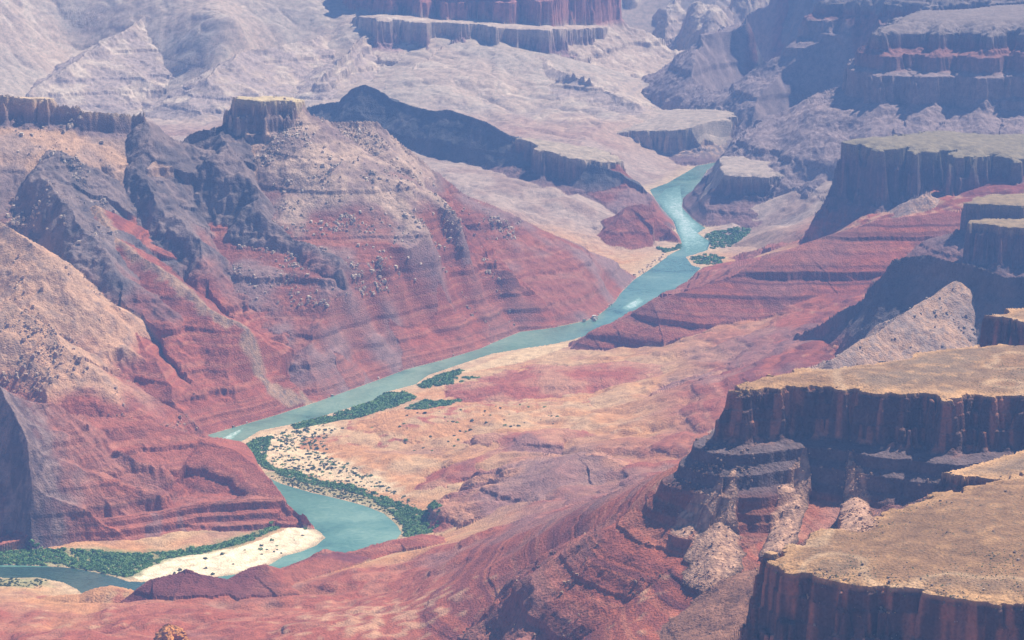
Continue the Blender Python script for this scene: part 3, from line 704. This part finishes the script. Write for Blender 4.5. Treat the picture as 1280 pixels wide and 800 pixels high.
def mesh_np(name, V, Fq, col=None, mat=None, smooth=False):
    me = bpy.data.meshes.new(name)
    k = Fq.shape[1]
    me.vertices.add(len(V)); me.vertices.foreach_set("co", np.ascontiguousarray(V, np.float32).ravel())
    me.loops.add(Fq.size); me.loops.foreach_set("vertex_index", np.ascontiguousarray(Fq, np.int32).ravel())
    me.polygons.add(len(Fq)); me.polygons.foreach_set("loop_start", np.arange(0, Fq.size, k, dtype=np.int32))
    me.polygons.foreach_set("use_smooth", np.full(len(Fq), smooth))
    if col is not None:
        a = me.color_attributes.new("rock_color", 'FLOAT_COLOR', 'POINT')
        a.data.foreach_set("color", np.c_[col, np.ones(len(col))].astype(np.float32).ravel())
    me.update(calc_edges=True)
    if mat: me.materials.append(mat)
    o = bpy.data.objects.new(name, me)
    COL.objects.link(o)
    return o

V = np.c_[GX.ravel(), GY.ravel(), gz]
ci, ri = np.meshgrid(np.arange(NC - 1), np.arange(NR - 1), indexing='ij')
i0 = (ci * NR + ri).ravel()
Q = np.c_[i0, i0 + NR, i0 + NR + 1, i0 + 1]
FID = gid[Q].max(axis=1)
# smooth the edges of the patches a little: a face goes with its majority
for u in np.unique(FID):
    sel = Q[FID == u]
    uv, inv = np.unique(sel, return_inverse=True)
    if u < 0:
        name, lab, cat = 'ground', 'open canyon floor of tan and red ground around the river', 'ground'
    elif u >= 2000:
        name, lab, cat = [('sandbar', 'cream-white sandbar on the inside of the river bend', 'sandbar'), ('beach', 'orange sand beach along the straight reach of river', 'beach')][u - 2000]
    elif u >= 1000:
        name, lab, cat = 'boulder_fan', FAN_DEFS[u - 1000][0], 'boulder fan'
    else:
        L = LF[u]; name, lab, cat = L['name'], L['label'], L['cat']
    o = mesh_np(name, V[uv], inv.reshape(sel.shape), np.clip(gcol[uv], .01, .95), ROCK)
    set_props(o, lab, cat, kind='structure')

# the plain beyond the canyon, one sheet out to the horizon (well under the canyon floor)
s = 60000
o = mesh_np('terrain', np.array([(-s, -s, -8.), (s, -s, -8.), (s, s, -8.), (-s, s, -8.)]), np.array([[0, 1, 2, 3]]), np.tile(C(.40,.26,.18), (4, 1)), ROCK)
set_props(o, 'wide desert plain reaching to the horizon', 'ground', kind='structure')

# ------------------------------------------------------------------ water
def water_material(name='silty_water', k=1.0):
    m, t, b = make_mat(name)
    geo = t.nodes.new("ShaderNodeNewGeometry")
    def nz(scale, det, dist=0.0):
        n = t.nodes.new("ShaderNodeTexNoise"); n.inputs["Scale"].default_value = scale; n.inputs["Detail"].default_value = det; n.inputs["Distortion"].default_value = dist
        t.links.new(geo.outputs["Position"], n.inputs["Vector"]); return n
    a, c = nz(.0045, 3, 1.0), nz(.045, 5, 2.0)
    ad = t.nodes.new("ShaderNodeMath"); ad.operation = 'MULTIPLY_ADD'
    t.links.new(c.outputs[0], ad.inputs[0]); ad.inputs[1].default_value = .45; t.links.new(a.outputs[0], ad.inputs[2])
    r = t.nodes.new("ShaderNodeValToRGB")
    r.color_ramp.elements[0].position = .50; r.color_ramp.elements[0].color = (.060*k,.155*k,.115*k,1)
    r.color_ramp.elements[1].position = .92; r.color_ramp.elements[1].color = (.22*k,.36*k,.27*k,1)
    e = r.color_ramp.elements.new(.70); e.color = (.12*k,.255*k,.19*k,1)
    t.links.new(ad.outputs[0], r.inputs[0]); t.links.new(r.outputs[0], b.inputs["Base Color"])
    b.inputs["Roughness"].default_value = .1
    b.inputs["IOR"].default_value = 1.33
    n2 = nz(.22, 5, .6)
    bp = t.nodes.new("ShaderNodeBump"); bp.inputs["Strength"].default_value = .35; bp.inputs["Distance"].default_value = .8
    t.links.new(n2.outputs[0], bp.inputs["Height"]); t.links.new(bp.outputs[0], b.inputs["Normal"])
    return m
WATER = water_material()
o = mesh_np('river', np.array([(-485., 4300, 0), (1800, 4300, 0), (1800, 11400, 0), (-485, 11400, 0), (-1600, 4660, 0), (-485, 4660, 0), (-1600, 11400, 0)]),
            np.array([[0, 1, 2, 3], [4, 5, 3, 6]]), None, WATER)
set_props(o, 'turquoise silty river winding down the canyon', 'river', kind='structure')
o = mesh_np('river', np.array([(-1600., 4300, 0), (-485, 4300, 0), (-485, 4660, 0), (-1600, 4660, 0)]), np.array([[0, 1, 2, 3]]), None, water_material('dark_reflection_water', .38))  # darker water colour paints in the reflection of the dark banks
set_props(o, 'river reach by the left edge with its dark green reflection painted in', 'river', kind='structure')

def foam_material():
    m, t, b = make_mat("white_water")
    geo = t.nodes.new("ShaderNodeNewGeometry")
    n = t.nodes.new("ShaderNodeTexNoise"); n.inputs["Scale"].default_value = .07; n.inputs["Detail"].default_value = 8; n.inputs["Distortion"].default_value = 2.0
    t.links.new(geo.outputs["Position"], n.inputs["Vector"])
    at = t.nodes.new("ShaderNodeAttribute"); at.attribute_name = "rock_color"
    ad = t.nodes.new("ShaderNodeMath"); ad.operation = 'MULTIPLY_ADD'
    t.links.new(at.outputs["Fac"], ad.inputs[0]); ad.inputs[1].default_value = .35; t.links.new(n.outputs[0], ad.inputs[2])
    r = t.nodes.new("ShaderNodeValToRGB")
    r.color_ramp.elements[0].position = .50; r.color_ramp.elements[0].color = (.125,.26,.19,1)
    e = r.color_ramp.elements.new(.74); e.color = (.30,.50,.42,1)  # pale step, raised for the glare painted on the narrows
    r.color_ramp.elements[2].position = 1.0; r.color_ramp.elements[2].color = (.78,.88,.84,1)
    t.links.new(ad.outputs[0], r.inputs[0]); t.links.new(r.outputs[0], b.inputs["Base Color"])
    b.inputs["Roughness"].default_value = .25
    b.inputs["IOR"].default_value = 1.33
    return m
FOAM = foam_material()
def rapids(lab, pts, h):
    q = [Z(px, py, 0.0) for px, py in pts]
    n = len(q)
    cx = sum(p[0] for p in q) / n; cy = sum(p[1] for p in q) / n
    Vs = [(p[0], p[1], .03) for p in q] + [(cx + .5 * (p[0] - cx), cy + .5 * (p[1] - cy), h) for p in q] + [(cx, cy, h + .05)]
    Fs = [(i, (i + 1) % n, n + (i + 1) % n, n + i) for i in range(n)] + [(n + i, n + (i + 1) % n, 2 * n, 2 * n) for i in range(n)]
    me = bpy.data.meshes.new('rapids'); me.from_pydata(Vs, [], [f if f[2] != f[3] else f[:3] for f in Fs]); me.materials.append(FOAM)
    ca = me.color_attributes.new("rock_color", 'FLOAT_COLOR', 'POINT')
    for i, k in enumerate([0.0] * n + [.75] * n + [1.0]): ca.data[i].color = (k, k, k, 1)
    o = bpy.data.objects.new('rapids', me); COL.objects.link(o)
    set_props(o, lab, 'rapids', kind='structure')
rapids('white glare and riffles painted on the pale river narrows beside the green grove', [(832,236),(850,232),(850,258),(866,274),(880,285),(872,292),(886,303),(882,313),(858,318),(853,306),(848,290),(843,276),(830,262),(822,248)], .3)  # pale patch also paints the sky glare on the water
rapids('small patch of white riffles where the banded red slope pinches the river', [(786,378),(800,371),(806,376),(798,384),(786,388),(776,386)], .3)
rapids('white riffles at the upstream end of the red bluff', [(274,549),(290,540),(305,534),(303,539),(292,548),(280,555)], .3)

# ------------------------------------------------------------------ plants along the water
def plant_material(name, c1, c2):
    m, t, b = make_mat(name)
    geo = t.nodes.new("ShaderNodeNewGeometry")
    n = t.nodes.new("ShaderNodeTexNoise"); n.inputs["Scale"].default_value = .12; n.inputs["Detail"].default_value = 4
    t.links.new(geo.outputs["Position"], n.inputs["Vector"])
    r = t.nodes.new("ShaderNodeValToRGB")
    r.color_ramp.elements[0].position = .35; r.color_ramp.elements[0].color = (*c1, 1)
    r.color_ramp.elements[1].position = .65; r.color_ramp.elements[1].color = (*c2, 1)
    t.links.new(n.outputs[0], r.inputs[0]); t.links.new(r.outputs[0], b.inputs["Base Color"])
    b.inputs["Roughness"].default_value = .8
    b.inputs["Specular IOR Level"].default_value = .15
    return m
LEAF = plant_material("tamarisk_leaves", (.085,.22,.065), (.25,.40,.13))
OLIVE = plant_material("willow_leaves", (.07,.11,.035), (.15,.18,.06))
SAGE = plant_material("sagebrush_leaves", (.11,.16,.07), (.24,.28,.14))
DRYLEAF = plant_material("desert_shrub_leaves", (.05,.085,.04), (.12,.15,.065))

def shrub_arrays(r, nl, seed):
    """leaf-clump faces through a lumpy low dome of radius r"""
    g = np.random.default_rng(seed)
    d = g.normal(size=(nl, 3)); d /= np.linalg.norm(d, axis=1)[:, None]
    d[:, 2] = np.abs(d[:, 2])
    lump = 1 + .35 * np.sin(d[:, 0] * 4 + seed) * np.cos(d[:, 1] * 5 - seed)
    c = d * (r * lump * g.uniform(.45, 1.0, nl) ** .5)[:, None] * np.array([1, 1, .75])
    sz = r * g.uniform(.22, .42, nl)
    nrm = d + g.normal(size=(nl, 3)) * .5; nrm /= np.linalg.norm(nrm, axis=1)[:, None]
    up = g.normal(size=(nl, 3)); t1 = np.cross(nrm, up); t1 /= np.linalg.norm(t1, axis=1)[:, None]
    t2 = np.cross(nrm, t1)
    a, b = t1 * sz[:, None], t2 * sz[:, None]
    V = np.stack([c - a, c - b * .8, c + a, c + b * .8], axis=1).reshape(-1, 3)
    return V, np.arange(nl * 4).reshape(-1, 4)

def spots(poly_px, n, seed, z=2.0, edge=0):
    g = np.random.default_rng(seed)
    q = [Z(px, py, z) for px, py in poly_px]
    xs = np.array([p[0] for p in q]); ys = np.array([p[1] for p in q])
    out = []
    while len(out) < n:
        x = g.uniform(xs.min(), xs.max(), n * 3); y = g.uniform(ys.min(), ys.max(), n * 3)
        m = inside(x, y, q)
        keep = noise(x, y, 38, 91) + .6 * noise(x, y, 15, 92) > edge - .5
        out += list(zip(x[m & keep], y[m & keep]))
    out = np.array(out[:n])
    zz, _, _, sdv = surface(out[:, 0], out[:, 1], color=False)
    ok = (zz > .2) & (sdv > 3)
    return np.c_[out, zz][ok]

PROTO = [shrub_arrays(1.0, 46, 100 + k) for k in range(6)]
def mass(name, lab, cat, pts, rr, mat, seed):
    g = np.random.default_rng(seed)
    Vs, Fs, n0 = [], [], 0
    for x, y, z in pts:
        v, f = PROTO[g.integers(6)]
        r = g.uniform(*rr); a = g.uniform(0, 6.28); ca, sa = math.cos(a), math.sin(a)
        vv = np.c_[v[:, 0] * ca - v[:, 1] * sa, v[:, 0] * sa + v[:, 1] * ca, v[:, 2] * g.uniform(.8, 1.3)] * r + (x, y, z - .1 * r)
        Vs.append(vv); Fs.append(f + n0); n0 += len(v)
    o = mesh_np(name, np.concatenate(Vs), np.concatenate(Fs), None, mat)
    return set_props(o, lab, cat, kind='stuff')

V_UP = [(365,531),(400,522),(432,512),(467,501),(482,491),(505,490),(520,499),(500,508),(470,516),(455,523),(420,528),(395,532),(370,537)]
V_UP2 = [(522,481),(545,470),(560,465),(580,462),(584,468),(560,474),(602,474),(570,482),(530,487)]
V_UP3 = [(505,512),(530,503),(578,503),(562,512),(530,518)]
V_BEND = [(305,557),(322,548),(340,546),(335,560),(330,575),(345,586),(375,590),(390,598),(420,604),(450,611),(480,621),(500,629),(525,639),(553,650),(546,664),(522,671),(506,671),(504,658),(490,640),(460,622),(430,612),(395,606),(360,597),(340,589),(322,579),(308,568)]
V_LOW = [(-60,692),(0,692),(40,688),(100,692),(150,695),(200,693),(250,686),(300,673),(345,656),(350,660),(300,681),(250,693),(205,702),(180,712),(160,721),(130,716),(90,709),(45,705),(0,704),(-60,703)]
mass('shrubbery', 'dark green thicket along the far bank of the long reach', 'thicket', np.r_[spots(V_UP, 1500, 1), spots(V_UP2, 420, 2, edge=.15), spots(V_UP3, 300, 3, edge=.2)], (2.2, 5.2), LEAF, 1)
mass('shrubbery', 'dark green thicket wrapping round the outside of the wide bend', 'thicket', spots(V_BEND, 1900, 4, edge=.0), (1.6, 4.6), LEAF, 2)
mass('shrubbery', 'paler sage-green bushes mixed through the thicket at the wide bend', 'bushes', np.r_[spots(V_BEND, 900, 34, edge=-.3), spots(V_UP, 420, 35, edge=-.3), spots([(318,552),(345,540),(400,530),(420,540),(405,556),(412,574),(450,590),(500,618),(540,648),(450,612),(400,599),(345,586)], 420, 36, edge=.1)], (1.0, 3.0), SAGE, 12)
mass('shrubbery', 'dense green thicket between the red bluff and the dark water', 'thicket', spots(V_LOW, 2400, 5, edge=-.1), (1.8, 4.6), LEAF, 3)
mass('shrubbery', 'olive green scrub between the thicket and the bend shoreline', 'scrub', np.r_[spots([(335,593),(352,603),(390,614),(425,622),(455,631),(480,641),(495,652),(503,669),(518,668),(505,645),(470,625),(420,608)], 500, 6), spots([(0,705),(45,706),(90,710),(126,717),(130,713),(90,705),(45,701),(0,699)], 200, 7), spots([(-40,723),(45,722),(70,727),(80,732),(40,736),(-40,737)], 200, 8, edge=.2)], (1.0, 2.6), OLIVE, 4)
mass('shrubbery', 'bright green grove beside the pale river narrows', 'grove', np.r_[spots([(874,297),(895,289),(925,290),(938,298),(925,305),(900,310),(884,311)], 420, 9), spots([(862,322),(885,317),(905,322),(900,330),(872,330)], 120, 10), spots([(820,309),(838,312),(850,305),(851,310),(832,315)], 80, 11)], (3.0, 7.0), LEAF, 5)
protos = []
for k in range(8):
    v, f = shrub_arrays(1.0, 60, 300 + k)
    o = mesh_np('shrub', v, f, None, DRYLEAF if k % 3 else LEAF)
    protos.append(o)
sp = np.r_[spots([(322,552),(345,540),(400,531),(418,540),(407,555),(412,572),(440,584),(475,600),(500,620),(450,609),(400,597),(350,586),(330,568)], 215, 12, edge=.1),
           spots([(420,536),(560,520),(700,515),(700,540),(560,575),(480,560)], 50, 13, edge=.2), spots([(185,716),(300,688),(372,655),(400,668),(340,700),(250,722)], 22, 14)]
g = np.random.default_rng(5)
for i, (x, y, z) in enumerate(sp[:285]):
    if i < 8: o = protos[i]
    else:
        o = protos[g.integers(8)].copy(); COL.objects.link(o)
    o.name = 'shrub'
    r = g.uniform(1.5, 4.2)
    o.location = (x, y, z - .1); o.scale = (r, r, r * g.uniform(.8, 1.2)); o.rotation_euler = (0, 0, g.uniform(0, 6.28))
    set_props(o, 'round dark green shrub scattered over the pale sandy flat inside the bend', 'shrub', 'shrubs dotted over the delta flat')

# ------------------------------------------------------------------ loose boulders
def rock_arrays(seed):
    g = np.random.default_rng(seed)
    v = np.array([(-1,-1,-1),(1,-1,-1),(1,1,-1),(-1,1,-1),(-1,-1,1),(1,-1,1),(1,1,1),(-1,1,1)], float)
    v *= g.uniform(.55, 1.0, v.shape); v[4:, :2] *= g.uniform(.5, .95)
    f = np.array([[0,3,2,1],[4,5,6,7],[0,1,5,4],[1,2,6,5],[2,3,7,6],[3,0,4,7]])
    return v, f
RP = [rock_arrays(k) for k in range(12)]
def boulders(lab, pts, rr, cols, seed):
    g = np.random.default_rng(seed)
    Vs, Fs, Cs, n0 = [], [], [], 0
    for x, y, z in pts:
        v, f = RP[g.integers(12)]
        r = .7 * rr[0] * (rr[1] / rr[0] * 1.5) ** (g.uniform() ** 2.6)
        a = g.uniform(0, 6.28); ca, sa = math.cos(a), math.sin(a)
        vv = np.c_[v[:, 0] * ca - v[:, 1] * sa, v[:, 0] * sa + v[:, 1] * ca, v[:, 2] * g.uniform(.6, 1)] * r + (x, y, z + .25 * r)
        Vs.append(vv); Fs.append(f + n0); n0 += 8
        c = cols[0] + (cols[1] - cols[0]) * g.uniform(); Cs.append(np.tile(c, (8, 1)))
    o = mesh_np('boulders', np.concatenate(Vs), np.concatenate(Fs), np.concatenate(Cs), ROCK)
    return set_props(o, lab, 'boulders', kind='stuff')
VPX, VPY = pix(V[:, 0], V[:, 1], V[:, 2])
def pick(ids, n, seed, box=None, lo=-1e9):
    g = np.random.default_rng(seed)
    m = np.isin(gid, ids) & (VPX > -30) & (VPX < 1310) & (V[:, 2] > lo)
    if box: m &= (VPX > box[0]) & (VPX < box[2]) & (VPY > box[1]) & (VPY < box[3])
    k = np.nonzero(m)[0]
    if len(k) == 0: return np.zeros((0, 3))
    w = np.clip(noise(V[k, 0], V[k, 1], 130, 95) + .7 * noise(V[k, 0], V[k, 1], 45, 96) - .05, .03, None) ** 1.2
    k = g.choice(k, min(n, len(k)), replace=False, p=w / w.sum())
    return V[k] + np.c_[g.uniform(-3, 3, (len(k), 2)), np.zeros(len(k))]
by = lambda *words: [i for i, L in enumerate(LF) if any(wd in L['label'] for wd in words)]
LIGHT, MIDC = C(.74,.62,.48), C(.44,.32,.25)
boulders('pale boulders strewn over the long ridge below the castle-shaped butte', np.r_[pick(by('long boulder-covered'), 4600, 21, lo=150), pick(by('castle-shaped butte with'), 200, 22)], (.9, 4.5), (MIDC, LIGHT), 1)
boulders('tan boulders littering the hill and shoulder at the left edge', pick(by('tan boulder-dotted', 'tan bouldered shoulder'), 1100, 23), (1.0, 4.0), (MIDC, C(.62,.45,.30)), 2)
boulders('brown boulders on the slopes below the left mesa', pick(by('long low mesa', 'jagged tan ridge', 'lit rib'), 900, 24, lo=300), (1.2, 5.0), (MIDC, LIGHT * .9), 3)
boulders('rubble covering the fans below the long orange-topped mesa', pick([1000,1001,1002,1003], 2600, 25), (.35, 1.7), (C(.24,.14,.11), C(.66,.42,.28)), 4)
boulders('grey boulders on the spur of the blue shadowed hill', pick(by('grey boulder-strewn'), 700, 26), (1.0, 3.6), (C(.2,.15,.14), LIGHT * .8), 5)
boulders('dark rubble below the near corner mesa and on its boulder slope', pick(by('flat tan mesa in the near', 'small overhanging'), 500, 27, box=(760, 560, 1280, 800)), (.5, 1.8), (C(.2,.14,.12), C(.45,.33,.24)), 6)
boulders('pale driftwood-coloured rocks along the left shore of the long reach', np.array([(x, y, .6) for x, y in zip(*[np.array(q) for q in zip(*[(lambda p, k: (p[0] - k * 6, p[1] + k * 7))(Z(px + t * (qx - px), py + t * (qy - py)), rng.uniform(0, 2.5)) for (px, py), (qx, qy) in zip(LB[12:31], LB[13:32]) for t in rng.uniform(0, 1, 26)])])]), (.8, 3.6), (C(.4,.3,.25), C(.72,.62,.5)), 7)
boulders('cluster of pale slabs at the foot of the left wall by the river', np.array([Z(rng.uniform(702, 745), rng.uniform(392, 401), 3) for _ in range(60)]), (1.5, 6.0), (C(.5,.42,.34), C(.8,.74,.62)), 8)

tops = pick(by('flat tan mesa in the near', 'small overhanging', 'long mesa with orange'), 1300, 61, lo=536)
mass('shrubbery', 'low dry scrub dotting the tan tops of the two nearest mesas', 'scrub', tops[tops[:, 2] > 538], (.3, .95), SAGE, 62)
low_ = pick(by('long mesa with orange'), 1600, 63)
low_ = low_[(low_[:, 2] < 476)]
boulders('dark fallen blocks on the ledges under the fluted cliff of the long mesa', low_, (.6, 2.6), (C(.18,.11,.09), C(.46,.30,.21)), 64)
rim_ = pick(by('flat tan mesa in the near', 'long mesa with orange'), 2600, 65)
rim_ = rim_[(rim_[:, 2] > 524) & (rim_[:, 2] < 541)]
boulders('broken rim blocks along the edges of the two nearest mesas', rim_, (.6, 2.4), (C(.26,.15,.09), C(.58,.36,.19)), 66)

# orange rock knob poking up at the bottom edge
kx, ky, kz = hit(212, 803)
g = np.random.default_rng(44)
kv, kf = [], []
NA, NH = 28, 16
for j in range(NH + 1):
    tj = j / NH
    for i in range(NA):
        a = 6.2832 * i / NA
        r = 24 * (1 - tj ** 1.7) ** .6 * (1 + .22 * math.sin(3 * a + 1) + .12 * math.sin(7 * a + 9 * tj)) + .3
        r *= g.uniform(.86, 1.14)
        kv.append((kx + r * math.cos(a), ky + r * math.sin(a), kz - 8 + 34 * tj + g.uniform(-1.2, 1.2)))
kf = [(j * NA + i, j * NA + (i + 1) % NA, (j + 1) * NA + (i + 1) % NA, (j + 1) * NA + i) for j in range(NH) for i in range(NA)]
kc = C(.62,.27,.08) * g.uniform(.55, 1.15, (len(kv), 1))
o = mesh_np('rock_knob', np.array(kv), np.array(kf), kc, ROCK)
set_props(o, 'rough bright orange rock knob poking up at the bottom edge near the dark water', 'rock')

# ------------------------------------------------------------------ haze
hv = np.array([(x, y, z) for z in (-12.0, 1900.0) for x, y in ((-16000, -3000), (16000, -3000), (16000, 17000), (-16000, 17000))], float)
hf = np.array([[0, 3, 2, 1], [4, 5, 6, 7], [0, 1, 5, 4], [1, 2, 6, 5], [2, 3, 7, 6], [3, 0, 4, 7]])
hm = bpy.data.materials.new("haze"); hm.use_nodes = True
t = hm.node_tree
for n in list(t.nodes):
    if n.type == 'BSDF_PRINCIPLED': t.nodes.remove(n)
pv = t.nodes.new("ShaderNodeVolumePrincipled")
pv.inputs["Color"].default_value = (*HAZE_COLOR, 1)
pv.inputs["Density"].default_value = HAZE_DENSITY
pv.inputs["Anisotropy"].default_value = 0.0
t.links.new(pv.outputs[0], [n for n in t.nodes if n.type == 'OUTPUT_MATERIAL'][0].inputs["Volume"])
o = mesh_np('haze', hv, hf, None, hm)
set_props(o, 'thin blue haze filling the canyon air', 'haze', kind='stuff')
